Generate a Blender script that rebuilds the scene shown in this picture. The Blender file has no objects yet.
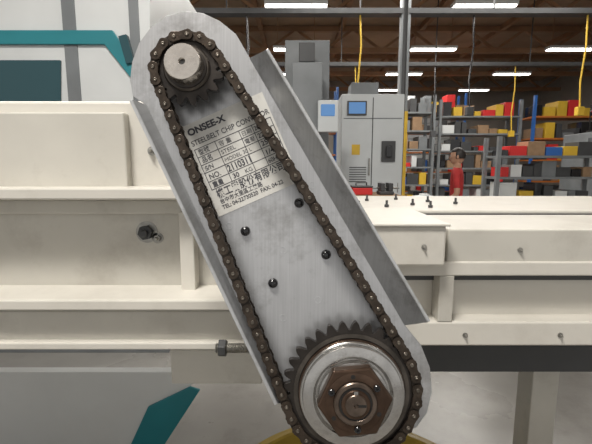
import bpy, bmesh, math, random
from math import sin, cos, pi, radians, atan2, sqrt
from mathutils import Vector, Matrix
random.seed(4)
F=400.0; PITCH=radians(8.1); CAM=Vector((0,0,1.5))
RIGHT=Vector((1,0,0)); UP=Vector((0,sin(PITCH),cos(PITCH))); FWD=Vector((0,cos(PITCH),-sin(PITCH)))
SC=bpy.context.scene

# ---------------------------------------------------------------- materials
def mat(name,col,rough=0.5,metal=0.0,var=0.0,scale=20.0,bump=0.0,emit=None,col2=None,coat=0.0,bscale=None,stretch=None,grime=0.0,gcol=(0.10,0.09,0.075),gscale=9,brush=None):
    m=bpy.data.materials.new(name); m.use_nodes=True
    nt=m.node_tree; b=nt.nodes['Principled BSDF']
    c=(*col,1)
    b.inputs['Base Color'].default_value=c
    b.inputs['Roughness'].default_value=rough; b.inputs['Metallic'].default_value=metal
    b.inputs['Coat Weight'].default_value=coat
    if emit:
        b.inputs['Emission Color'].default_value=(*emit[:3],1); b.inputs['Emission Strength'].default_value=emit[3]
    tc=nt.nodes.new('ShaderNodeTexCoord'); src=tc.outputs['Object']; raw=src
    if stretch:
        mp=nt.nodes.new('ShaderNodeMapping'); mp.inputs['Scale'].default_value=stretch
        nt.links.new(src,mp.inputs['Vector']); src=mp.outputs['Vector']
    out=None
    if var>0 or col2:
        n=nt.nodes.new('ShaderNodeTexNoise'); n.inputs['Scale'].default_value=scale; n.inputs['Detail'].default_value=6
        nt.links.new(src,n.inputs['Vector'])
        r=nt.nodes.new('ShaderNodeValToRGB'); r.color_ramp.elements[0].position=0.35; r.color_ramp.elements[1].position=0.65
        a=col2 if col2 else tuple(x*(1-var) for x in col)
        r.color_ramp.elements[0].color=(*a,1); r.color_ramp.elements[1].color=c
        nt.links.new(n.outputs['Fac'],r.inputs['Fac']); out=r.outputs['Color']
        mr=nt.nodes.new('ShaderNodeMapRange'); mr.inputs['To Min'].default_value=min(1,rough*1.15); mr.inputs['To Max'].default_value=rough*0.85
        nt.links.new(n.outputs['Fac'],mr.inputs['Value']); nt.links.new(mr.outputs['Result'],b.inputs['Roughness'])
    if brush:
        mp2=nt.nodes.new('ShaderNodeMapping'); mp2.inputs['Rotation'].default_value=(0,0,brush); mp2.inputs['Scale'].default_value=(420,9,9)
        nt.links.new(raw,mp2.inputs['Vector'])
        nb=nt.nodes.new('ShaderNodeTexNoise'); nb.inputs['Scale'].default_value=1; nb.inputs['Detail'].default_value=3
        nt.links.new(mp2.outputs['Vector'],nb.inputs['Vector'])
        mm=nt.nodes.new('ShaderNodeMapRange'); mm.inputs['To Min'].default_value=0.80; mm.inputs['To Max'].default_value=1.14
        nt.links.new(nb.outputs['Fac'],mm.inputs['Value'])
        mu=nt.nodes.new('ShaderNodeMix'); mu.data_type='RGBA'; mu.blend_type='MULTIPLY'; mu.inputs[0].default_value=1
        nt.links.new(out,mu.inputs[6]); nt.links.new(mm.outputs['Result'],mu.inputs[7]); out=mu.outputs[2]
    if grime>0:
        g1=nt.nodes.new('ShaderNodeTexNoise'); g1.inputs['Scale'].default_value=gscale; g1.inputs['Detail'].default_value=10; g1.inputs['Roughness'].default_value=0.72
        nt.links.new(raw,g1.inputs['Vector'])
        gr=nt.nodes.new('ShaderNodeMapRange'); gr.inputs['From Min'].default_value=0.50; gr.inputs['From Max'].default_value=0.72; gr.inputs['To Max'].default_value=grime
        nt.links.new(g1.outputs['Fac'],gr.inputs['Value'])
        mx=nt.nodes.new('ShaderNodeMix'); mx.data_type='RGBA'; mx.inputs[7].default_value=(*gcol,1)
        if out: nt.links.new(out,mx.inputs[6])
        else: mx.inputs[6].default_value=c
        nt.links.new(gr.outputs['Result'],mx.inputs[0]); out=mx.outputs[2]
    if out: nt.links.new(out,b.inputs['Base Color'])
    if bump>0:
        n2=nt.nodes.new('ShaderNodeTexNoise'); n2.inputs['Scale'].default_value=bscale or scale*3; n2.inputs['Detail'].default_value=4
        nt.links.new(src,n2.inputs['Vector'])
        bp=nt.nodes.new('ShaderNodeBump'); bp.inputs['Strength'].default_value=bump; bp.inputs['Distance'].default_value=0.002
        nt.links.new(n2.outputs['Fac'],bp.inputs['Height']); nt.links.new(bp.outputs['Normal'],b.inputs['Normal'])
    return m
M={}
M['sheet']=mat('galvanised_sheet',(0.52,0.525,0.535),0.30,0.62,0.12,9,0.04,bscale=300,grime=0.55,gscale=11,brush=radians(-27))
M['sheet_edge']=mat('sheet_flange',(0.56,0.57,0.58),0.30,0.55,0.12,9,grime=0.5,gscale=16,brush=radians(-27))
M['chain']=mat('oiled_chain_steel',(0.078,0.060,0.046),0.28,0.7,0.5,70,0.25,bscale=200)
M['chain_in']=mat('chain_inner_steel',(0.045,0.035,0.027),0.36,0.65,0.45,70)
M['pin']=mat('chain_pin_steel',(0.21,0.185,0.155),0.3,0.85,0.4,90)
M['sprocket']=mat('blackened_sprocket',(0.050,0.043,0.038),0.34,0.7,0.45,40,0.2)
M['steel']=mat('machined_steel',(0.60,0.59,0.57),0.24,0.95,0.3,30,0.1,bscale=150,grime=0.55,gscale=30)
M['shaft']=mat('turned_shaft',(0.74,0.69,0.63),0.25,0.95,0.25,45,0.1,bscale=200,grime=0.45,gscale=40)
M['nut']=mat('oiled_bronze_nut',(0.10,0.062,0.042),0.30,0.7,0.4,35,0.2)
M['nut_l']=mat('worn_nut_steel',(0.20,0.155,0.125),0.31,0.8,0.5,50)
M['hub']=mat('hub_steel',(0.12,0.105,0.09),0.33,0.8,0.5,40)
M['black']=mat('black_oxide',(0.014,0.014,0.016),0.22,0.2,coat=0.6)
M['hole']=mat('dark_bore',(0.01,0.009,0.008),0.7)
M['label']=mat('label_foil',(0.66,0.65,0.61),0.4,0.15,0.12,14,grime=0.3,gscale=25,gcol=(0.25,0.2,0.13))
M['ink']=mat('label_ink',(0.05,0.05,0.06),0.6)
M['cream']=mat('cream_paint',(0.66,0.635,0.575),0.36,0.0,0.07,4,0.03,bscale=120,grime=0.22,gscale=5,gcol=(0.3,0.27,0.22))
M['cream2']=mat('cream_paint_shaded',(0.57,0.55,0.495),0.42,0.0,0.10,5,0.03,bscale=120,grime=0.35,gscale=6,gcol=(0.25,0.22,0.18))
M['white']=mat('white_paint',(0.68,0.70,0.70),0.4,0,0.07,3)
M['teal']=mat('teal_paint',(0.02,0.22,0.26),0.35,0,0.1,4)
M['dteal']=mat('dark_teal_glass',(0.02,0.07,0.085),0.15)
M['grey']=mat('grey_machine_paint',(0.20,0.215,0.225),0.45,0,0.2,3)
M['dgrey']=mat('dark_grey_paint',(0.06,0.062,0.065),0.5,0,0.2,4)
M['yellow']=mat('safety_yellow',(0.70,0.45,0.04),0.5,0,0.15,4)
M['olive']=mat('yellow_tub_plastic',(0.50,0.35,0.06),0.4,0.0,0.25,8)
M['tubdark']=mat('oily_chip_mass',(0.07,0.06,0.045),0.5,0.4,0.5,60,0.8,bscale=90)
M['cab']=mat('cabinet_paint',(0.60,0.63,0.64),0.4,0,0.07,3)
M['blue']=mat('blue_plastic',(0.03,0.13,0.42),0.4)
M['red']=mat('red_paint',(0.62,0.03,0.03),0.45)
M['orange']=mat('orange_paint',(0.50,0.15,0.03),0.5)
M['card']=mat('cardboard',(0.33,0.21,0.12),0.8,0,0.2,8)
M['zinc']=mat('zinc_bolt',(0.42,0.41,0.38),0.35,0.85,0.3,60)
M['screen']=mat('display_screen',(0.05,0.12,0.25),0.2,emit=(0.2,0.45,0.9,0.35))
M['concrete']=mat('polished_concrete_floor',(0.36,0.35,0.33),0.28,0,0.28,1.3,0.02,grime=0.4,gscale=2)
M['wall']=mat('painted_wall',(0.33,0.30,0.27),0.7,0,0.15,1)
M['ceil']=mat('ceiling_deck',(0.36,0.25,0.165),0.7,0,0.25,1)
M['beam']=mat('roof_steel',(0.30,0.165,0.085),0.6,0.0,0.2,2)
M['lamp']=mat('lamp_tube',(1,1,1),0.4,emit=(1.0,0.97,0.9,9))
M['skin']=mat('skin',(0.46,0.26,0.17),0.5)
M['shirt']=mat('red_shirt',(0.50,0.035,0.035),0.8,0,0.2,12)
M['trouser']=mat('dark_trousers',(0.03,0.035,0.05),0.8)
M['hair']=mat('dark_hair',(0.015,0.011,0.009),0.5)
M['shoe']=mat('shoe_leather',(0.02,0.018,0.016),0.5)

# ---------------------------------------------------------------- helpers
def empty(name,mtx=None):
    e=bpy.data.objects.new(name,None); e.empty_display_size=0.05; SC.collection.objects.link(e)
    if mtx is not None: e.matrix_world=mtx
    return e
def addobj(name,me,mats,parent=None,bevel=0,smooth=False,seg=2):
    if not isinstance(mats,(list,tuple)): mats=[mats]
    for m in mats: me.materials.append(M[m] if isinstance(m,str) else m)
    o=bpy.data.objects.new(name,me); SC.collection.objects.link(o)
    if parent: o.parent=parent
    if bevel:
        b=o.modifiers.new('bevel','BEVEL'); b.width=bevel; b.segments=seg; b.limit_method='ANGLE'; b.angle_limit=radians(35)
    if smooth:
        for p in me.polygons: p.use_smooth=True
        try: me.set_sharp_from_angle(angle=radians(35))
        except Exception: pass
    return o
def W(u,v,Y):
    dx=(u-296)/F; dy=-(v-222)/F
    d=RIGHT*dx+UP*dy+FWD
    return CAM+d*(Y/d.y)
def boxmesh(x0,x1,y0,y1,z0,z1):
    bm=bmesh.new()
    bmesh.ops.create_cube(bm,size=1)
    for v in bm.verts:
        v.co=Vector(((x0+x1)/2+v.co.x*(x1-x0),(y0+y1)/2+v.co.y*(y1-y0),(z0+z1)/2+v.co.z*(z1-z0)))
    me=bpy.data.meshes.new('m'); bm.to_mesh(me); bm.free(); return me
def box(name,x0,x1,y0,y1,z0,z1,m,parent=None,bevel=0.002):
    return addobj(name,boxmesh(min(x0,x1),max(x0,x1),min(y0,y1),max(y0,y1),min(z0,z1),max(z0,z1)),m,parent,bevel)
def pbox(name,u0,v0,u1,v1,Y,dep,m,parent=None,bevel=0.002):
    "box whose front face (vertical plane at distance Y) was measured from the photograph"
    a=W(u0,v0,Y); b=W(u1,v1,Y)
    return box(name,a.x,b.x,Y,Y+dep,b.z,a.z,m,parent,bevel)
def lathe_bm(bm,prof,cx=0,cy=0,n=64,closed=True,mi=0):
    rings=[]
    for r,z in prof:
        if r<1e-7: rings.append([bm.verts.new((cx,cy,z))])
        else: rings.append([bm.verts.new((cx+r*cos(2*pi*i/n),cy+r*sin(2*pi*i/n),z)) for i in range(n)])
    for a,b in zip(rings,rings[1:]):
        for i in range(n):
            j=(i+1)%n
            if len(a)==1 and len(b)==1: continue
            if len(a)==1: f=bm.faces.new((a[0],b[i],b[j]))
            elif len(b)==1: f=bm.faces.new((a[i],b[0],a[j]))
            else: f=bm.faces.new((a[i],b[i],b[j],a[j]))
            f.material_index=mi
def lathe(name,prof,m,parent=None,cx=0,cy=0,n=64,mtx=None,smooth=True):
    bm=bmesh.new(); lathe_bm(bm,prof,cx,cy,n)
    bmesh.ops.recalc_face_normals(bm,faces=bm.faces)
    me=bpy.data.meshes.new(name); bm.to_mesh(me); bm.free()
    if mtx is not None: me.transform(mtx)
    return addobj(name,me,m,parent,0,smooth)
def prism_bm(bm,pts,z0,z1,mi=0):
    a=[bm.verts.new((x,y,z0)) for x,y in pts]; b=[bm.verts.new((x,y,z1)) for x,y in pts]
    fs=[bm.faces.new(a[::-1]),bm.faces.new(b)]
    for i in range(len(pts)):
        j=(i+1)%len(pts); fs.append(bm.faces.new((a[i],a[j],b[j],b[i])))
    for f in fs: f.material_index=mi
def prism(name,pts,z0,z1,m,parent=None,bevel=0,mtx=None):
    bm=bmesh.new(); prism_bm(bm,pts,z0,z1)
    bmesh.ops.recalc_face_normals(bm,faces=bm.faces)
    me=bpy.data.meshes.new(name); bm.to_mesh(me); bm.free()
    if mtx is not None: me.transform(mtx)
    return addobj(name,me,m,parent,bevel)
def tube(name,pts,r,m,parent=None):
    cu=bpy.data.curves.new(name,'CURVE'); cu.dimensions='3D'; cu.bevel_depth=r; cu.bevel_resolution=3; cu.use_fill_caps=True
    s=cu.splines.new('POLY'); s.points.add(len(pts)-1)
    for p,q in zip(s.points,pts): p.co=(*q,1)
    cu.materials.append(M[m]); o=bpy.data.objects.new(name,cu); SC.collection.objects.link(o)
    if parent: o.parent=parent
    return o
def faceY(x,y,z): return Matrix.Translation((x,y,z))@Matrix.Rotation(radians(90),4,'X')

# ---------------------------------------------------------------- camera
cd=bpy.data.cameras.new('camera'); cam=bpy.data.objects.new('camera',cd); SC.collection.objects.link(cam)
cam.location=CAM; cam.rotation_euler=(radians(90)-PITCH,0,0); cd.sensor_width=36; cd.lens=F/592*36; cd.clip_start=0.02
SC.camera=cam

# ---------------------------------------------------------------- conveyor drive frame (leans 8 deg like the conveyor head)
D0=0.60
FR=Matrix(((1,0,0,0),(0,UP.y,-FWD.y,0),(0,UP.z,-FWD.z,0),(0,0,0,1)))
FR=Matrix.Translation(CAM+FWD*D0)@FR
def L(u,v,z=0.0):
    d=D0-z
    return ((u-296)/F*d, -(v-222)/F*d)
ZP=-0.030
cover=empty('sheet_metal_chain_cover',FR)
outl=[(146,105),(133,96),(130,80),(132,62),(139,43),(151,27),(166,16),(184,11),(203,13),(220,21),(236,34),(250,58),
 (328,191),(405,325),(421,345),(430,368),(432,392),(427,413),(416,428),(396,432),(316,432),(300,428),(285,402)]
prism('back_plate',[L(u,v,ZP) for u,v in outl][::-1],ZP-0.002,ZP,'sheet',cover,0.0005)
def flange(name,base,front,zf):
    bm=bmesh.new()
    n=len(base); a=[];b=[]
    for (p,q) in zip(base,front):
        x,y=L(*p,ZP); a.append(bm.verts.new((x,y,ZP)))
        x,y=L(*q,zf); b.append(bm.verts.new((x,y,zf)))
    for i in range(n-1): bm.faces.new((a[i],a[i+1],b[i+1],b[i]))
    me=bpy.data.meshes.new(name); bm.to_mesh(me); bm.free()
    o=addobj(name,me,'sheet_edge',cover)
    s=o.modifiers.new('s','SOLIDIFY'); s.thickness=0.002; s.offset=0
    return o
flange('flange_left',[(146,105),(285,402)],[(132,100),(277,404)],0.010)
flange('flange_right',[(250,58),(405,325)],[(266,50),(428,322)],0.010)
def hem(name,p,q,w,zf):
    a=Vector(L(*p,zf)); b=Vector(L(*q,zf)); d=(b-a).normalized(); n=Vector((-d.y,d.x))*w
    prism(name,[tuple(a),tuple(b),tuple(b+n),tuple(a+n)],zf-0.001,zf+0.001,'sheet_edge',cover,0.0004)
hem('hem_left',(132,100),(277,404),-0.004,0.010)
hem('hem_right',(266,50),(428,322),0.004,0.010)
for i,(u,v) in enumerate([(299,203),(245.5,231),(326,254.5),(273,283)]):
    x,y=L(u,v,ZP)
    lathe('screw_%d'%i,[(0.0078,ZP),(0.0078,ZP+0.0025),(0.0074,ZP+0.0045),(0.0062,ZP+0.0068),(0.0045,ZP+0.0082),(0.0028,ZP+0.0088),(0.0024,ZP+0.0060),(0,ZP+0.0060)],'black',cover,x,y,28)
for i,(u,v) in enumerate([(312,185),(229,226),(283,250),(318,300),(283,318),(203,171)]):
    x,y=L(u,v,ZP)
    lathe('spot_mark_%d'%i,[(0.0055,ZP),(0.0055,ZP+0.0006),(0.0046,ZP+0.0006),(0.0046,ZP),],'sheet_edge',cover,x,y,24)
LO=Vector(L(180,128,ZP)); LA=Vector(L(262,92,ZP))-LO; LB=Vector(L(221,216,ZP))-LO
ea=LA.normalized(); eb=Vector((ea.y,-ea.x)); la=LA.length; lb=LB.dot(eb)
PX=0.0015*(D0-ZP)/D0
def lp(a,b): return LO+ea*a*PX+eb*b*PX
Wd=la/PX; Hd=lb/PX
prism('rating_label',[tuple(lp(0,0)),tuple(lp(0,Hd)),tuple(lp(Wd,Hd)),tuple(lp(Wd,0))],ZP,ZP+0.0006,'label',cover)
zl=ZP+0.0009
def ink(name,a0,b0,a1,b1):
    prism(name,[tuple(lp(a0,b0)),tuple(lp(a0,b1)),tuple(lp(a1,b1)),tuple(lp(a1,b0))],zl-0.0003,zl,'ink',cover)
rotm=Matrix(((ea.x,-eb.x,0,0),(ea.y,-eb.y,0,0),(0,0,1,0),(0,0,0,1)))
def txt(s,a,b,h,sx=1.0,bold=0.0):
    cu=bpy.data.curves.new('label_text','FONT'); cu.body=s; cu.size=h*PX*1.35; cu.extrude=0.00005; cu.offset=bold*PX
    cu.materials.append(M['ink']); o=bpy.data.objects.new('label_text',cu); SC.collection.objects.link(o); o.parent=cover
    p=lp(a,b); o.matrix_local=Matrix.Translation((p.x,p.y,zl))@rotm@Matrix.Diagonal((sx,1,1,1))
txt('ONSEE-X',5,11.5,6.8,1.05,0.4)
txt('STEELBELT CHIP CONVEYOR',4,22.5,5.6,0.86,0.08)
for k,b in enumerate([26,34.5,43,51.5,61,69.5]): ink('rule_%d'%k,4,b,Wd-3,b+0.7)
for k,a in enumerate([4,26,52,66,Wd-3]): ink('col_%d'%k,a,26,a+0.7,70)
txt('型號',7,32.8,4.8,0.9,0.1); txt('容 量',29,32.8,4.4); txt('日期',53.5,32.8,4.2); txt('2021.5',67.5,32.8,4.6,0.9,0.12)
txt('品名',7,41.3,4.8,0.9,0.1); txt('STEEL',28,41.2,4.4); txt('電壓',53.5,41.2,4.2); txt('220',68,41.3,5,0.95,0.15)
txt('S/N',7,49.8,4.8,0.9,0.1); txt('MODEL 30 L',28,49.6,4); txt('250',68,49.8,5.4,0.95,0.15)
txt('NO.',7,59.6,5.6,0.9,0.1); txt('2110311',27,59.8,7.0,0.80,0.28); txt('1/4',68,59.6,5.4,1,0.15)
txt('重量',7,68,4.8,0.9,0.1); txt('30',29,68,5,1,0.15); txt('KG',42,68,4.4); txt('60Hz',67.5,68,4.6,0.9,0.1)
txt('機工業股份有限公司',7,79.5,7.6,0.80,0.2)
txt('台中市大里區工業路',7,86,4.2,0.9,0.08)
txt('TEL: 04-22730520  FAX: 04-22',7,92,4.2,0.92,0.12)

# --- chain path
PITCHL=0.01905; ZC=0.0
N1,N2=16,32
R1=PITCHL/2/sin(pi/N1); R2=PITCHL/2/sin(pi/N2)
c1=Vector(L(188,70,ZC)); c2=Vector(L(351,390,ZC))
dv=c2-c1; dist=dv.length; d=dv/dist
nr=Vector((-d.y,d.x))
if nr.x<0: nr=-nr
sa=(R2-R1)/dist; ca=sqrt(1-sa*sa)
nR=nr*ca-d*sa; nL=-nr*ca-d*sa
path=[]
def arc(c,r,a0,a1,n):
    return [c+Vector((cos(a0+(a1-a0)*i/n),sin(a0+(a1-a0)*i/n)))*r for i in range(n+1)]
def line(a,b,n,s,nn):
    return [a.lerp(b,i/n)+nn*s*sin(pi*i/n) for i in range(1,n)]
aR=atan2(nR.y,nR.x); aL=atan2(nL.y,nL.x)
a0=aL; a1=aR
while a1>a0: a1-=2*pi
path+=arc(c1,R1,a0,a1,80)
path+=line(c1+nR*R1,c2+nR*R2,60,0.003,nR)
b0=aR; b1=aL
while b1>b0: b1-=2*pi
path+=arc(c2,R2,b0,b1,160)
path+=line(c2+nL*R2,c1+nL*R1,60,0.0,nL)
cum=[0]
P=path+[path[0]]
for a,b in zip(P,P[1:]): cum.append(cum[-1]+(b-a).length)
tot=cum[-1]; n=round(tot/PITCHL); n+=n%2
if n*PITCHL>tot+PITCHL*1.0: n-=2
step=tot/n
def at(s):
    s%=tot
    lo,hi=0,len(cum)-1
    while hi-lo>1:
        m=(lo+hi)//2
        if cum[m]<=s: lo=m
        else: hi=m
    t=(s-cum[lo])/max(1e-9,cum[hi]-cum[lo]); return P[lo].lerp(P[hi],t)
pins=[at(i*step) for i in range(n)]
def plate_outline(a,b,r,w,k=10):
    dd=(b-a).normalized(); nn=Vector((-dd.y,dd.x)); pts=[]
    ang=atan2(dd.y,dd.x)
    for i in range(k+1):
        t=ang+pi/2+0.35+ (pi-0.7)*i/k; pts.append(a+Vector((cos(t),sin(t)))*r)
    m=(a+b)/2; pts.append(m-nn*w)
    for i in range(k+1):
        t=ang-pi/2+0.35+(pi-0.7)*i/k; pts.append(b+Vector((cos(t),sin(t)))*r)
    pts.append(m+nn*w)
    return [tuple(p) for p in pts]
bm=bmesh.new()
for i in range(n):
    a=pins[i]; b=pins[(i+1)%n]
    if i%2==0:
        o=plate_outline(a,b,0.0084,0.0060)
        prism_bm(bm,o,0.0092,0.0114,0); prism_bm(bm,o,-0.0114,-0.0092,0)
    else:
        o=plate_outline(a,b,0.0088,0.0066)
        prism_bm(bm,o,0.0066,0.0088,1); prism_bm(bm,o,-0.0088,-0.0066,1)
    for mi,prof in ((1,[(0.0059,-0.0065),(0.0059,0.0065)]),(2,[(0.003,-0.0128),(0.003,0.0122),(0.0024,0.0130),(0.0009,0.0130),(0.0006,0.0125),(0,0.0125)])):
        lathe_bm(bm,prof,a.x,a.y,14,mi=mi)
bmesh.ops.recalc_face_normals(bm,faces=bm.faces)
me=bpy.data.meshes.new('roller_chain'); bm.to_mesh(me); bm.free()
ch=addobj('roller_chain',me,['chain','chain_in','pin'],None,0.0006,False,2); ch.matrix_world=FR

def sprocket_pts(c,N,R,phase,rr=0.0061):
    prof=[(0,R-rr),(0.14,R-rr*0.93),(0.27,R-rr*0.62),(0.38,R-rr*0.15),(0.5,R+0.0018),(0.64,R+0.0038),(0.80,R+0.0056),(0.93,R+0.0064)]
    pts=[]
    for k in range(N):
        th=phase+2*pi*k/N; h=pi/N
        full=[(-t,r) for t,r in reversed(prof)]+[(t,r) for t,r in prof[1:]]
        for t,r in full:
            a=th+t*h; pts.append((c.x+r*cos(a),c.y+r*sin(a)))
    return pts
def nearest_phase(c,R):
    best=min(pins,key=lambda p:abs((p-c).length-R)+ (0 if abs((p-c).length-R)<0.002 else 1))
    cand=[p for p in pins if abs((p-c).length-R)<0.0012]
    p=cand[len(cand)//2] if cand else best
    return atan2(p.y-c.y,p.x-c.x)
s1=empty('sprocket',FR@Matrix.Translation((c1.x,c1.y,0)))
O=Vector((0,0))
prism('toothed_wheel',sprocket_pts(O,N1,R1,nearest_phase(c1,R1)),-0.0055,0.0055,'sprocket',s1,0.0008)
lathe('hub',[(0.0345,-0.028),(0.0345,0.0),(0.0345,0.008),(0.0325,0.010),(0.0,0.010)],'hub',s1)
lathe('snap_ring',[(0.0305,0.010),(0.0305,0.0125),(0.0285,0.0130),(0,0.0130)],'sprocket',s1)
lathe('shaft_end',[(0.0272,0.0),(0.0272,0.030),(0.0252,0.0335),(0.0050,0.0335),(0.0032,0.0315),(0.0024,0.027),(0,0.027)],'shaft',s1)
lathe('centre_bore',[(0.0030,0.0312),(0.0,0.0312)],'hole',s1)
s2=empty('sprocket.001',FR@Matrix.Translation((c2.x,c2.y,0)))
prism('toothed_wheel',sprocket_pts(O,N2,R2,nearest_phase(c2,R2)),-0.0055,0.0055,'sprocket',s2,0.0008)
lathe('web_recess',[(0.086,0.0056),(0.086,0.0066),(0.080,0.0066),(0.080,0.0056)],'hub',s2)
tl=empty('torque_limiter',FR@Matrix.Translation((c2.x,c2.y,0)))
lathe('friction_disc',[(0.0785,0.0068),(0.0785,0.010),(0.05,0.010)],'nut',tl)
lathe('pressure_plate',[(0.0765,0.010),(0.0770,0.011),(0.0770,0.0155),(0.0755,0.017),(0.0735,0.017),(0.0730,0.0165),(0.0725,0.0235),(0.0710,0.0245),(0.058,0.0245),(0.054,0.020),(0.03,0.020)],'steel',tl,n=96)
lathe('spring_washer',[(0.052,0.020),(0.050,0.027),(0.03,0.029)],'steel',tl)
hexp=[(0.0535*cos(radians(a)),0.0535*sin(radians(a))) for a in (5,65,125,185,245,305)]
prism('adjusting_nut',hexp,0.024,0.043,'nut',tl,0.0025)
lathe('nut_face_ring',[(0.0415,0.043),(0.0415,0.0437),(0.040,0.0441),(0.031,0.0441),(0.0305,0.0436)],'nut',tl)
lathe('inner_collar',[(0.0300,0.043),(0.0300,0.047),(0.0285,0.0485),(0.0240,0.0485),(0.0230,0.0475)],'nut_l',tl)
lathe('collar_groove',[(0.0232,0.0476),(0.0195,0.0476)],'hole',tl)
lathe('bushing',[(0.0200,0.0470),(0.0200,0.0498),(0.0190,0.0505),(0.0150,0.0505)],'nut',tl)
lathe('shaft_end',[(0.0150,0.044),(0.0150,0.0525),(0.0138,0.0535),(0.0035,0.0535),(0.002,0.0505),(0,0.0505)],'nut_l',tl)
prism('key_slot',[(0.003,-0.0018),(0.0140,-0.0018),(0.0140,0.0018),(0.003,0.0018)],0.0530,0.0538,'hole',tl)
prism('key',[(-0.003,0.0118),(0.003,0.0118),(0.003,0.019),(-0.003,0.019)],0.048,0.0518,'steel',tl,0.0004)
for i,a in enumerate([35,155,275]):
    x,y=0.0365*cos(radians(a)),0.0365*sin(radians(a))
    lathe('bolt_%d'%i,[(0.0048,0.0441),(0.0048,0.0466),(0.0040,0.0474),(0.0023,0.0474),(0.0023,0.0450),(0,0.0450)],'black',tl,x,y,20)
for i,a in enumerate([95,215,335]):
    x,y=0.0365*cos(radians(a)),0.0365*sin(radians(a))
    lathe('hole_%d'%i,[(0.0032,0.04418),(0,0.04418)],'hole',tl,x,y,20)

# ---------------------------------------------------------------- chip conveyor body / machine behind
mc=empty('chip_conveyor_body')
pbox('upper_panel',-420,101,230,192,0.95,0.35,'cream',mc,0.006)
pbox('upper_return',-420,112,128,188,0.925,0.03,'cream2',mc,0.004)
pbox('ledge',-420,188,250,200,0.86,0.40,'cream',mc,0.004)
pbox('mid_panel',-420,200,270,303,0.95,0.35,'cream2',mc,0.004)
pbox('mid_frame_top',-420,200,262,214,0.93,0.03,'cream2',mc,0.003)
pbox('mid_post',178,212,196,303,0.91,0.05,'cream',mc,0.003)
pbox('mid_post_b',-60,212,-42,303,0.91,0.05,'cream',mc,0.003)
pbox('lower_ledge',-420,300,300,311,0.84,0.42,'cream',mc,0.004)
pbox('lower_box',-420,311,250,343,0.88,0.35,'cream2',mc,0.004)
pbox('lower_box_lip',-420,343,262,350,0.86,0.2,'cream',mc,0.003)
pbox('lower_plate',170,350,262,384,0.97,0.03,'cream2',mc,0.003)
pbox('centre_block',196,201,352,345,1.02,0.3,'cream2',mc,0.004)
a=W(345,228,0.95); b=W(900,345,0.95)
box('right_body',a.x-0.05,b.x,0.95,1.85,b.z,a.z,'cream',mc,0.006)
ztop=a.z
box('front_cover_box',W(356,0,0.9).x,W(452,0,0.9).x,0.86,1.17,W(0,262,0.90).z,ztop+0.018,'cream',mc,0.005)
box('cover_box_lid',W(354,0,0.9).x,W(455,0,0.9).x,0.853,1.18,ztop+0.018,ztop+0.024,'cream',mc,0.002)
box('top_lid',W(330,0,0.93).x,W(900,0,0.93).x,1.22,1.80,ztop,ztop+0.012,'cream',mc,0.004)
box('lid_seam',W(330,0,0.93).x,W(900,0,0.93).x,1.205,1.22,ztop,ztop+0.002,'dgrey',mc,0)
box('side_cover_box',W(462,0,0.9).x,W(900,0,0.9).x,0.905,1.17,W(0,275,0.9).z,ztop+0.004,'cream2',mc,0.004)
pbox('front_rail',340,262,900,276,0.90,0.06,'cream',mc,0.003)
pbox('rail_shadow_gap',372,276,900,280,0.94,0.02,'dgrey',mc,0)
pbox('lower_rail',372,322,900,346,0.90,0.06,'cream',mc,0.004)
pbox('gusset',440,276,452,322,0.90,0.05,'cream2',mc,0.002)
pbox('underside_shade_block',300,346,900,372,1.15,0.5,'dgrey',mc,0.002)  # dark block paints in the shade of the gap under the body
for i,x in enumerate([-1.3,0.95]):
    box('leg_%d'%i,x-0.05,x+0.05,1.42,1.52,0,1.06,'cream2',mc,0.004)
def hexbolt(nm,u,v,Y,r,m,par,hd=0.008):
    p=W(u,v,Y)
    lathe(nm+'_washer',[(r*1.45,0),(r*1.45,0.002),(r*0.6,0.002)],'zinc',par,n=28,mtx=faceY(p.x,Y,p.z))
    prism(nm,[(r*cos(pi*k/3+0.2),r*sin(pi*k/3+0.2)) for k in range(6)],0.002,0.002+hd,m,par,0.001,mtx=faceY(p.x,Y,p.z))
    lathe(nm+'_stud',[(r*0.5,0),(r*0.5,0.004+hd*1.6),(r*0.35,0.006+hd*1.6),(0,0.006+hd*1.6)],m,par,n=20,mtx=faceY(p.x,Y,p.z))
hexbolt('bolt_a',147,232,0.95,0.018,'dgrey',mc,0.014)
hexbolt('bolt_b',158,238,0.95,0.009,'zinc',mc)
hexbolt('bolt_c',152,151,0.95,0.007,'zinc',mc)
for i,(u,v,yy) in enumerate([(424,247,0.86),(520,250,0.905),(465,335,0.9),(400,335,0.9),(560,335,0.9)]): hexbolt('bolt_r%d'%i,u,v,yy,0.0042,'zinc',mc,0.003)
tn=empty('tensioner_bolt')
p=W(262,350,0.80); q=W(216,348,0.80)
ln=p.x-q.x
prof=[]
nth=26
for i in range(nth):
    z=ln*i/nth; prof+= [(0.0088,z),(0.0105,z+ln/nth*0.5)]
prof+= [(0.0088,ln),(0,ln)]
lathe('thread',[(0,0)]+prof,'zinc',tn,n=24,mtx=Matrix.Translation((q.x,0.80,q.z))@Matrix.Rotation(radians(90),4,'Y'))
prism('nut',[(0.019*cos(pi*k/3),0.019*sin(pi*k/3)) for k in range(6)],0.006,0.022,'dgrey',tn,0.002,mtx=Matrix.Translation((q.x,0.80,q.z))@Matrix.Rotation(radians(90),4,'Y'))
box('bracket',p.x-0.002,p.x+0.008,0.77,0.879,q.z-0.035,q.z+0.04,'cream2',tn,0.001)
for i,(u,Y) in enumerate([(359,1.30),(367,1.55),(387,1.32),(413,1.38),(428,1.5),(431,1.30),(456,1.42),(396,1.6)]):
    x=(u-296)/F*Y
    g='cap_screw' if i==0 else 'cap_screw.%03d'%i
    lathe(g,[(0,0),(0.0075,0),(0.0075,0.008),(0.004,0.008),(0.004,0.022),(0,0.022)],'dgrey',None,n=18,mtx=Matrix.Translation((x,Y,ztop+0.0125)))

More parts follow.
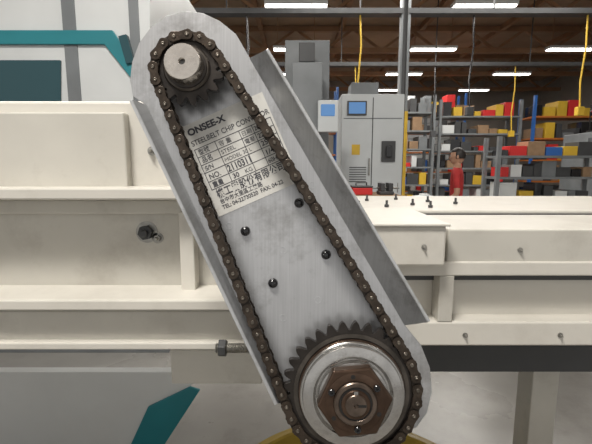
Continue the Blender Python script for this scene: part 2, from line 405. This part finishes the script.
# ---------------------------------------------------------------- yellow tub at the bottom
p=W(343,420,1.40); cy=0.97; h=p.z; R=0.43
lathe('yellow_chip_tub',[(0,0),(R-0.06,0),(R-0.05,0.01),(R-0.012,h-0.06),(R-0.004,h-0.055),(R-0.004,h-0.03),(R-0.002,h-0.02),(R+0.006,h-0.016),(R+0.006,h-0.004),(R,h),(R-0.022,h),(R-0.028,h-0.006),(R-0.03,h-0.04),(R-0.08,0.03),(0,0.03)],
      'olive',None,n=96,mtx=Matrix.Translation((p.x,cy,0)))
bm=bmesh.new(); rr=R-0.045
rnd=random.Random(2); rings=[[bm.verts.new((0,0,0))]]
for k in range(1,14):
    rings.append([bm.verts.new((rr*k/13*cos(2*pi*i/60),rr*k/13*sin(2*pi*i/60),rnd.uniform(-0.012,0.012))) for i in range(60)])
for i in range(60): bm.faces.new((rings[0][0],rings[1][i],rings[1][(i+1)%60]))
for k in range(1,13):
    for i in range(60): bm.faces.new((rings[k][i],rings[k+1][i],rings[k+1][(i+1)%60],rings[k][(i+1)%60]))
me=bpy.data.meshes.new('chips'); bm.to_mesh(me); bm.free(); me.transform(Matrix.Translation((p.x,cy,h-0.12)))
addobj('metal_chips',me,'tubdark',bpy.data.objects['yellow_chip_tub'])

# ---------------------------------------------------------------- bottom-left guard with teal stripe
gd=empty('machine_guard_panel')
Y=1.9
def flat(name,pts,Y,th,m,par):
    bm=bmesh.new()
    w=[W(u,v,Y) for u,v in pts]
    A=[bm.verts.new((q.x,Y,q.z)) for q in w]; B=[bm.verts.new((q.x,Y+th,q.z)) for q in w]
    bm.faces.new(A); bm.faces.new(B[::-1])
    for i in range(len(w)):
        j=(i+1)%len(w); bm.faces.new((A[i],B[i],B[j],A[j]))
    bmesh.ops.recalc_face_normals(bm,faces=bm.faces)
    me=bpy.data.meshes.new(name); bm.to_mesh(me); bm.free(); return addobj(name,me,m,par,0.003)
flat('panel',[(-300,372),(200,372),(152,444),(120,505),(-300,505)],Y,0.05,'white',gd)
flat('stripe',[(148,407),(190,387),(200,390),(165,444),(140,500),(105,500)],Y-0.012,0.012,'teal',gd)
box('foot',W(-300,0,Y).x,W(120,0,Y).x,Y,Y+0.3,0,W(0,505,Y).z,'dgrey',gd)

# ---------------------------------------------------------------- top-left CNC enclosure
cn=empty('cnc_machine_enclosure')
flat('housing',[(-420,-60),(150,-60),(150,150),(-420,150)],3.0,1.4,'white',cn)
flat('teal_band',[(-420,30),(112,30),(150,85),(150,102),(104,44),(-420,44)],2.97,0.03,'teal',cn)
flat('window',[(-200,60),(60,60),(60,140),(-200,140)],2.98,0.02,'dteal',cn)
flat('window_frame',[(118,36),(126,34),(134,62),(126,64)],2.95,0.05,'dteal',cn)
flat('teal_corner',[(100,112),(150,124),(150,200),(100,200)],2.97,0.03,'teal',cn)
box('base',W(-420,0,3).x,W(150,0,3).x,3.05,4.4,0,W(0,150,3).z,'grey',cn)
for i,(u0,u1) in enumerate([(70,72),(135,136)]):
    pbox('seam_%d'%i,u0,-50,u1,148,2.99,0.012,'grey',cn,0.001)

# ---------------------------------------------------------------- room
box('floor',-14,14,-6,24,-0.1,0,'concrete',None,0)
box('wall_back',-14,14,24,24.2,0,6.5,'wall',None,0)
box('wall_left',-14.2,-14,-6,24,0,6.5,'wall',None,0)
box('wall_right',14,14.2,-6,24,0,6.5,'wall',None,0)
box('ceiling',-14,14,-6,24,6.3,6.5,'ceil',None,0)
for i in range(6):
    y=4+3.6*i
    o=empty('roof_truss' if i==0 else 'roof_truss.%03d'%i)
    box('bottom_chord',-14,14,y-0.08,y+0.08,5.40,5.57,'beam',o,0)
    box('top_chord',-14,14,y-0.08,y+0.08,6.12,6.28,'beam',o,0)
    bm=bmesh.new()
    for k in range(28):
        x0=-14+k; x1=x0+1; z0,z1=(5.5,6.2) if k%2 else (6.2,5.5)
        q=[bm.verts.new(c) for c in ((x0,y-0.04,z0-0.05),(x1,y-0.04,z1-0.05),(x1,y-0.04,z1+0.05),(x0,y-0.04,z0+0.05))]
        q2=[bm.verts.new((v.co.x,y+0.04,v.co.z)) for v in q]
        bm.faces.new(q); bm.faces.new(q2[::-1])
        for a_,b_ in ((0,1),(1,2),(2,3),(3,0)): bm.faces.new((q[a_],q[b_],q2[b_],q2[a_]))
    me=bpy.data.meshes.new('web'); bm.to_mesh(me); bm.free(); addobj('web',me,'beam',o)
pu=empty('roof_purlins')
for i in range(10): box('purlin_%d'%i,-12.5+2.8*i,-12.35+2.8*i,-6,24,6.14,6.3,'beam',pu,0)
k=0
for y in (3,6.6,10.2,13.8,17.4,21):
    for x in (-9,-4.5,0,4.5,9):
        o=empty('ceiling_light' if k==0 else 'ceiling_light.%03d'%k); k+=1
        box('housing',x-0.75,x+0.75,y-0.16,y+0.16,5.26,5.34,'white',o,0)
        box('tubes',x-0.72,x+0.72,y-0.12,y+0.12,5.23,5.258,'lamp',o,0)
        tube('hanger_a',[(x-0.6,y,5.34),(x-0.6,y,6.3)],0.01,'beam',o)
        tube('hanger_b',[(x+0.6,y,5.34),(x+0.6,y,6.3)],0.01,'beam',o)
# bus duct / cable trays hung under the roof
ctray=empty('ceiling_cable_tray')
for j,(yy,zz) in enumerate([(8.6,4.5),(12.0,4.3)]):
    box('tray_%d'%j,-10,13,yy-0.12,yy+0.12,zz,zz+0.10,'dgrey',ctray,0)
    for i in range(9):
        xx=-9.5+2.7*i; box('hanger',xx-0.012,xx+0.012,yy-0.012,yy+0.012,zz+0.1,6.3,'dgrey',ctray,0)
    for i in range(5):
        xx=-1+2.3*i+0.4*j
        tube('drop_cable',[(xx,yy,zz),(xx+0.03,yy,zz-0.6),(xx-0.02,yy,zz-1.3),(xx+0.02,yy,zz-1.8)],0.018,'yellow' if i%2 else 'black',ctray)
        box('drop_outlet',xx-0.05,xx+0.09,yy-0.06,yy+0.06,zz-1.98,zz-1.8,'yellow' if i%2 else 'dgrey',ctray,0.01)
dr=empty('door_1')
box('leaf',5,9,23.9,23.98,0,4.2,'white',dr,0)
for i in range(14): box('slat_%d'%i,5,9,23.86,23.9,0.3*i,0.3*i+0.03,'grey',dr,0)

cb=empty('electrical_cabinet'); Y=6.0
a=W(342,94,Y); b=W(401,200,Y)
box('body',a.x,b.x,Y,Y+0.7,0.08,a.z,'cab',cb,0.01)
box('plinth',a.x+.02,b.x-.02,Y+.02,Y+0.68,0,0.08,'dgrey',cb)
xm=(a.x+b.x)/2
box('door_gap',xm-0.006,xm+0.006,Y-0.006,Y,0.15,a.z-0.05,'dgrey',cb,0)
for i,z in enumerate((0.6,1.15,a.z-0.35)): box('hgap_%d'%i,a.x+0.03,b.x-0.03,Y-0.006,Y,z,z+0.012,'grey',cb,0)
box('display_frame',a.x+0.08,a.x+0.36,Y-0.03,Y,a.z-0.30,a.z-0.10,'dgrey',cb,0.004)
box('display',a.x+0.10,a.x+0.34,Y-0.036,Y-0.03,a.z-0.28,a.z-0.12,'screen',cb,0)
box('switch_plate',xm+0.14,xm+0.34,Y-0.03,Y,1.55,1.85,'dgrey',cb,0.004)
box('switch_handle',xm+0.20,xm+0.28,Y-0.07,Y-0.03,1.62,1.78,'black',cb,0.004)
box('sticker',xm-0.3,xm-0.18,Y-0.005,Y,1.65,1.80,'yellow',cb,0)
for i in range(7): box('vent_%d'%i,xm-0.33,xm-0.08,Y-0.008,Y,1.25+0.035*i,1.262+0.035*i,'dgrey',cb,0)
box('handle',xm-0.05,xm-0.03,Y-0.03,Y,1.35,1.6,'zinc',cb,0.003)
box('top_fan',a.x+0.15,a.x+0.55,Y+0.1,Y+0.5,a.z,a.z+0.18,'grey',cb,0.01)
tube('conduit',[(b.x+0.05,Y+0.3,0.3),(b.x+0.05,Y+0.3,2.6),(b.x+0.05,Y+0.3,6.3)],0.035,'dgrey',cb)
ml=empty('milling_machine'); Y=5.0
def bx(n_,u0,v0,u1,v1,dy,dep,m): return pbox(n_,u0,v0,u1,v1,Y+dy,dep,m,ml,0.01)
bx('column',285,40,328,200,0.3,0.7,'grey'); bx('head',292,62,322,132,-0.25,0.55,'grey')
bx('spindle',303,132,312,150,-0.15,0.15,'zinc'); bx('table',262,168,338,178,-0.35,0.9,'dgrey'); bx('knee',285,178,325,225,-0.2,0.6,'grey')
bx('motor',299,42,315,62,-0.2,0.3,'dgrey'); bx('control_box',318,100,338,132,-0.3,0.12,'cab'); bx('control_screen',321,104,335,116,-0.31,0.02,'screen')
bx('guard_red',326,160,334,168,-0.3,0.1,'red')
bb=W(0,225,Y); box('base',W(275,0,Y).x,W(335,0,Y).x,Y-0.3,Y+1.0,0,bb.z,'grey',ml)
yc=empty('building_column'); Y=8.5
x=W(407,0,Y).x
box('post',x-0.09,x+0.09,Y,Y+0.18,0,6.2,'grey',yc,0.005); box('guard',x-0.10,x+0.10,Y-0.02,Y+0.2,0,2.6,'yellow',yc,0.005)
def rack(nm,x0,x1,y,dep,h,levels,seed):
    r=empty(nm); rnd=random.Random(seed)
    for i,xx in enumerate((x0,x1)):
        for j,yy in enumerate((y,y+dep)): box('upright_%d%d'%(i,j),xx-0.04,xx+0.04,yy-0.04,yy+0.04,0,h,'blue' if seed%2 else 'grey',r,0)
    for l in range(levels):
        z=0.35+l*(h-0.3)/levels
        box('shelf_%d'%l,x0,x1,y-0.03,y+dep+0.03,z-0.05,z,'orange' if seed%2 else 'grey',r,0)
        xx=x0+0.1
        while xx<x1-0.35:
            w=rnd.uniform(0.12,0.38); hh=rnd.uniform(0.12,(h-0.3)/levels-0.10)
            box('box',xx,xx+w,y+0.05,y+dep-0.1,z,z+hh,rnd.choice(['card','white','dgrey','blue','red','yellow','grey','dgrey','black']),r,0.005)
            xx+=w+rnd.uniform(0.01,0.08)
rack('storage_rack',1.9,4.2,12.5,0.8,3.6,6,4)
rack('storage_rack.001',4.5,7.0,12.8,0.8,3.5,6,8)
rack('storage_rack.002',7.3,10.2,12.6,0.8,3.6,5,5)
rack('storage_rack.003',-6.0,-2.5,11,0.8,3.9,5,6)
rack('storage_rack.004',-1.9,1.4,14,0.8,4.1,5,7)
rack('storage_rack.005',2.4,7.4,18,0.8,4.6,5,11)
rack('storage_rack.006',4.3,6.6,8.6,0.6,2.1,4,14)
rack('storage_rack.007',10.4,13.4,12.4,0.8,3.6,5,9)
fm=empty('machining_centre'); Y=9.0
x0=7.2
box('body',x0,x0+2.6,Y,Y+2,0.2,2.3,'grey',fm,0.03); box('base',x0+.05,x0+2.55,Y+.05,Y+2,0,0.2,'dgrey',fm)
box('window',x0+0.5,x0+1.6,Y-0.01,Y,1.1,1.9,'dteal',fm); box('pendant',x0+1.9,x0+2.3,Y-0.12,Y,1.2,1.9,'dgrey',fm); box('pendant_screen',x0+1.95,x0+2.25,Y-0.13,Y-0.12,1.55,1.85,'screen',fm)
wb=empty('workbench'); Y=4.3
x0=W(347,0,Y).x; x1=W(412,0,Y).x
zt=W(0,196,Y).z
box('top',x0,x1,Y,Y+0.7,zt-0.05,zt,'card',wb,0.004)
for i,(xx,yy) in enumerate([(x0+.05,Y+.05),(x1-.05,Y+.05),(x0+.05,Y+.65),(x1-.05,Y+.65)]): box('leg_%d'%i,xx-.03,xx+.03,yy-.03,yy+.03,0,zt-.05,'grey',wb)
tb=empty('tool_box'); box('case',x0+0.12,x0+0.34,Y+.15,Y+.4,zt,zt+0.08,'red',tb,0.01); box('lid',x0+0.115,x0+0.345,Y+.145,Y+.405,zt+0.08,zt+0.10,'dgrey',tb,0.01)
tube('handle',[(x0+.17,Y+.27,zt+.10),(x0+.17,Y+.27,zt+.13),(x0+.29,Y+.27,zt+.13),(x0+.29,Y+.27,zt+.10)],0.008,'black',tb)
vs=empty('bench_vise'); box('base',x0+0.42,x0+0.58,Y+.15,Y+.35,zt,zt+0.04,'dgrey',vs,0.01); box('jaw_fixed',x0+0.43,x0+0.48,Y+.16,Y+.34,zt+.04,zt+0.13,'dgrey',vs,0.008); box('jaw_moving',x0+0.52,x0+0.57,Y+.16,Y+.34,zt+.04,zt+0.13,'dgrey',vs,0.008)
tube('screw',[(x0+.40,Y+.25,zt+.075),(x0+.64,Y+.25,zt+.075)],0.01,'zinc',vs); tube('lever',[(x0+.64,Y+.25,zt+.02),(x0+.64,Y+.25,zt+.13)],0.006,'zinc',vs)
x=W(433,0,8).x
lathe('plastic_barrel',[(0,0),(0.27,0),(0.29,0.05),(0.29,0.3),(0.30,0.32),(0.29,0.34),(0.29,0.8),(0.25,0.88),(0.1,0.9),(0.1,0.93),(0,0.93)],'white',None,n=40,mtx=Matrix.Translation((x,8,0)))
ct=empty('parts_cart'); Y=3.2
x0=1.75
for z in (0.25,0.62,0.98): box('shelf',x0,x0+0.8,Y,Y+0.5,z-0.02,z,'dgrey',ct,0.003)
for xx in (x0+.02,x0+.78):
    for yy in (Y+.02,Y+.48):
        box('post',xx-.015,xx+.015,yy-.015,yy+.015,0.08,1.0,'dgrey',ct,0)
        lathe('caster',[(0,0),(0.04,0),(0.04,0.025),(0,0.025)],'black',ct,n=20,mtx=Matrix.Translation((xx,yy,0.04))@Matrix.Rotation(radians(90),4,'Y'))
box('bin_a',x0+.06,x0+.34,Y+.08,Y+.4,0.98,1.10,'blue',ct,0.008); box('bin_b',x0+.42,x0+.72,Y+.08,Y+.4,0.98,1.08,'card',ct,0.008); box('bin_c',x0+.10,x0+.5,Y+.08,Y+.4,0.62,0.78,'white',ct,0.008)

# ---------------------------------------------------------------- person
def person(name,x,y,rot):
    root=empty(name,Matrix.Translation((x,y,0))@Matrix.Rotation(rot,4,'Z'))
    V=[];E=[];R=[]
    def v(p,r,par=None):
        V.append(p); R.append(r); i=len(V)-1
        if par is not None: E.append((par,i))
        return i
    pel=v((0,0,0.95),0.145)
    w=v((0,0.0,1.08),0.13,pel); ch_=v((0,0.0,1.27),0.15,w); sh=v((0,0.0,1.40),0.12,ch_); nk=v((0,0.0,1.48),0.055,sh); v((0,-0.01,1.56),0.052,nk)
    for s in (-1,1):
        s1_=v((s*0.15,0,1.40),0.065,sh); s2_=v((s*0.19,0.0,1.36),0.055,s1_)
        el=v((s*0.235,0.03,1.10),0.042,s2_); wr=v((s*0.20,-0.16,0.95),0.027,el); pa=v((s*0.19,-0.22,0.93),0.026,wr)
        for k,(dx,l) in enumerate([(-0.03,0.055),(-0.01,0.065),(0.01,0.06),(0.03,0.045)]):
            f1=v((s*0.19+dx,-0.26,0.925),0.009,pa); f2=v((s*0.19+dx,-0.26-l*0.5,0.905),0.008,f1); v((s*0.19+dx,-0.26-l*0.8,0.875),0.007,f2)
        t1=v((s*0.15,-0.225,0.93),0.010,wr); v((s*0.135,-0.265,0.92),0.008,t1)
        h=v((s*0.09,0,0.88),0.095,pel); kn=v((s*0.11,-0.01,0.49),0.06,h); an=v((s*0.115,0.02,0.10),0.042,kn); v((s*0.12,-0.13,0.045),0.038,an)
    me=bpy.data.meshes.new(name); me.from_pydata(V,E,[])
    o=bpy.data.objects.new('tmp',me); SC.collection.objects.link(o)
    sk=o.modifiers.new('skin','SKIN'); ss=o.modifiers.new('sub','SUBSURF'); ss.levels=2
    for i,r in enumerate(R): me.skin_vertices[0].data[i].radius=(r,r*(0.72 if i<4 else 1))
    me.skin_vertices[0].data[0].use_root=True
    dg=bpy.context.evaluated_depsgraph_get(); ev=bpy.data.meshes.new_from_object(o.evaluated_get(dg))
    bpy.data.objects.remove(o)
    ev.materials.clear()
    b=addobj('body',ev,['shirt','trouser','skin','shoe'],root,0,True)
    for p in ev.polygons:
        c_=p.center; p.use_smooth=True
        if c_.z>1.465: p.material_index=2
        elif abs(c_.x)>0.155 and c_.z<1.18 and c_.z>0.8: p.material_index=2
        elif c_.z>0.93: p.material_index=0
        elif c_.z>0.09: p.material_index=1
        else: p.material_index=3
    bm=bmesh.new(); bmesh.ops.create_uvsphere(bm,u_segments=32,v_segments=24,radius=1)
    for q in bm.verts:
        c_=q.co; z=c_.z; wd=0.076*(1-0.22*max(0,-z)); dp=0.098
        xx=c_.x*wd; yy=c_.y*dp; zz=z*0.118
        if c_.y<-0.6 and abs(c_.x)<0.22 and -0.35<z<0.1: yy-=0.020*(1-abs(c_.x)/0.22)*(1-abs(z+0.2)/0.3 if abs(z+0.2)<0.3 else 0)
        if z<-0.4 and c_.y<0: yy-=0.010
        q.co=Vector((xx,yy-0.01,zz+1.62))
    for f in bm.faces: f.smooth=True
    me=bpy.data.meshes.new('head'); bm.to_mesh(me); bm.free(); addobj('head',me,'skin',root)
    bm=bmesh.new(); bmesh.ops.create_uvsphere(bm,u_segments=32,v_segments=24,radius=1)
    for q in list(bm.verts):
        if (q.co.z<-0.35) or (q.co.y<-0.25 and q.co.z<0.42): bm.verts.remove(q)
    for q in bm.verts: q.co=Vector((q.co.x*0.084,q.co.y*0.107-0.006,q.co.z*0.126+1.625))
    for f in bm.faces: f.smooth=True
    me=bpy.data.meshes.new('hair'); bm.to_mesh(me); bm.free(); hh=addobj('hair',me,'hair',root); s_=hh.modifiers.new('s','SOLIDIFY'); s_.thickness=0.01
    for s in (-1,1):
        for nm,pos,sz,m_ in (('ear',(s*0.078,0.0,1.615),(0.010,0.018,0.03),'skin'),('eye',(s*0.030,-0.098,1.625),(0.012,0.008,0.007),'black')):
            bm=bmesh.new(); bmesh.ops.create_uvsphere(bm,u_segments=12,v_segments=8,radius=1)
            for q in bm.verts: q.co=Vector((q.co.x*sz[0]+pos[0],q.co.y*sz[1]+pos[1],q.co.z*sz[2]+pos[2]))
            me=bpy.data.meshes.new(nm); bm.to_mesh(me); bm.free(); addobj(nm,me,m_,root)
    bm=bmesh.new(); bmesh.ops.create_uvsphere(bm,u_segments=12,v_segments=8,radius=1)
    for q in bm.verts: q.co=Vector((q.co.x*0.024,q.co.y*0.008-0.100,q.co.z*0.006+1.565))
    me=bpy.data.meshes.new('mouth'); bm.to_mesh(me); bm.free(); addobj('mouth',me,'shirt',root)
    return root
person('factory_worker',W(467,0,5.8).x,5.8,radians(-115))

# ---------------------------------------------------------------- lights
w=bpy.data.worlds.new('w'); SC.world=w; w.use_nodes=True
bg=w.node_tree.nodes['Background']; bg.inputs['Color'].default_value=(1.0,0.98,0.95,1); bg.inputs['Strength'].default_value=0.66
def area(name,loc,target,sx,sy,e,col=(1,0.96,0.90)):
    l=bpy.data.lights.new(name,'AREA'); l.shape='RECTANGLE'; l.size=sx; l.size_y=sy; l.energy=e; l.color=col
    o=bpy.data.objects.new(name,l); SC.collection.objects.link(o); o.location=loc
    o.rotation_euler=(Vector(target)-Vector(loc)).to_track_quat('-Z','Y').to_euler(); return o
area('added_area_light',(-0.9,-0.7,4.6),(0,0.7,1.2),1.0,0.7,180)  # added key light without a fixture, placed so the chain throws shadows
area('added_area_light.001',(3.2,1.8,5.0),(1.2,1.5,0),2.0,1,90)  # added area light over the right-hand body, not a fitted lamp
area('added_area_light.002',(3,9,5.15),(3,9,0),6,3,430)  # extra area light added to brighten the hall beyond the tubes
area('added_area_light.003',(-4,6,5.15),(-3,5,0),3,3,220)  # added to brighten the left of the hall, no fixture of its own
area('added_area_light.004',(3,18,5.15),(3,18,0),8,4,360)  # added to lift the darker far end, separate from the tube fixtures
SC.view_settings.view_transform='Standard'
SC.view_settings.look='None'
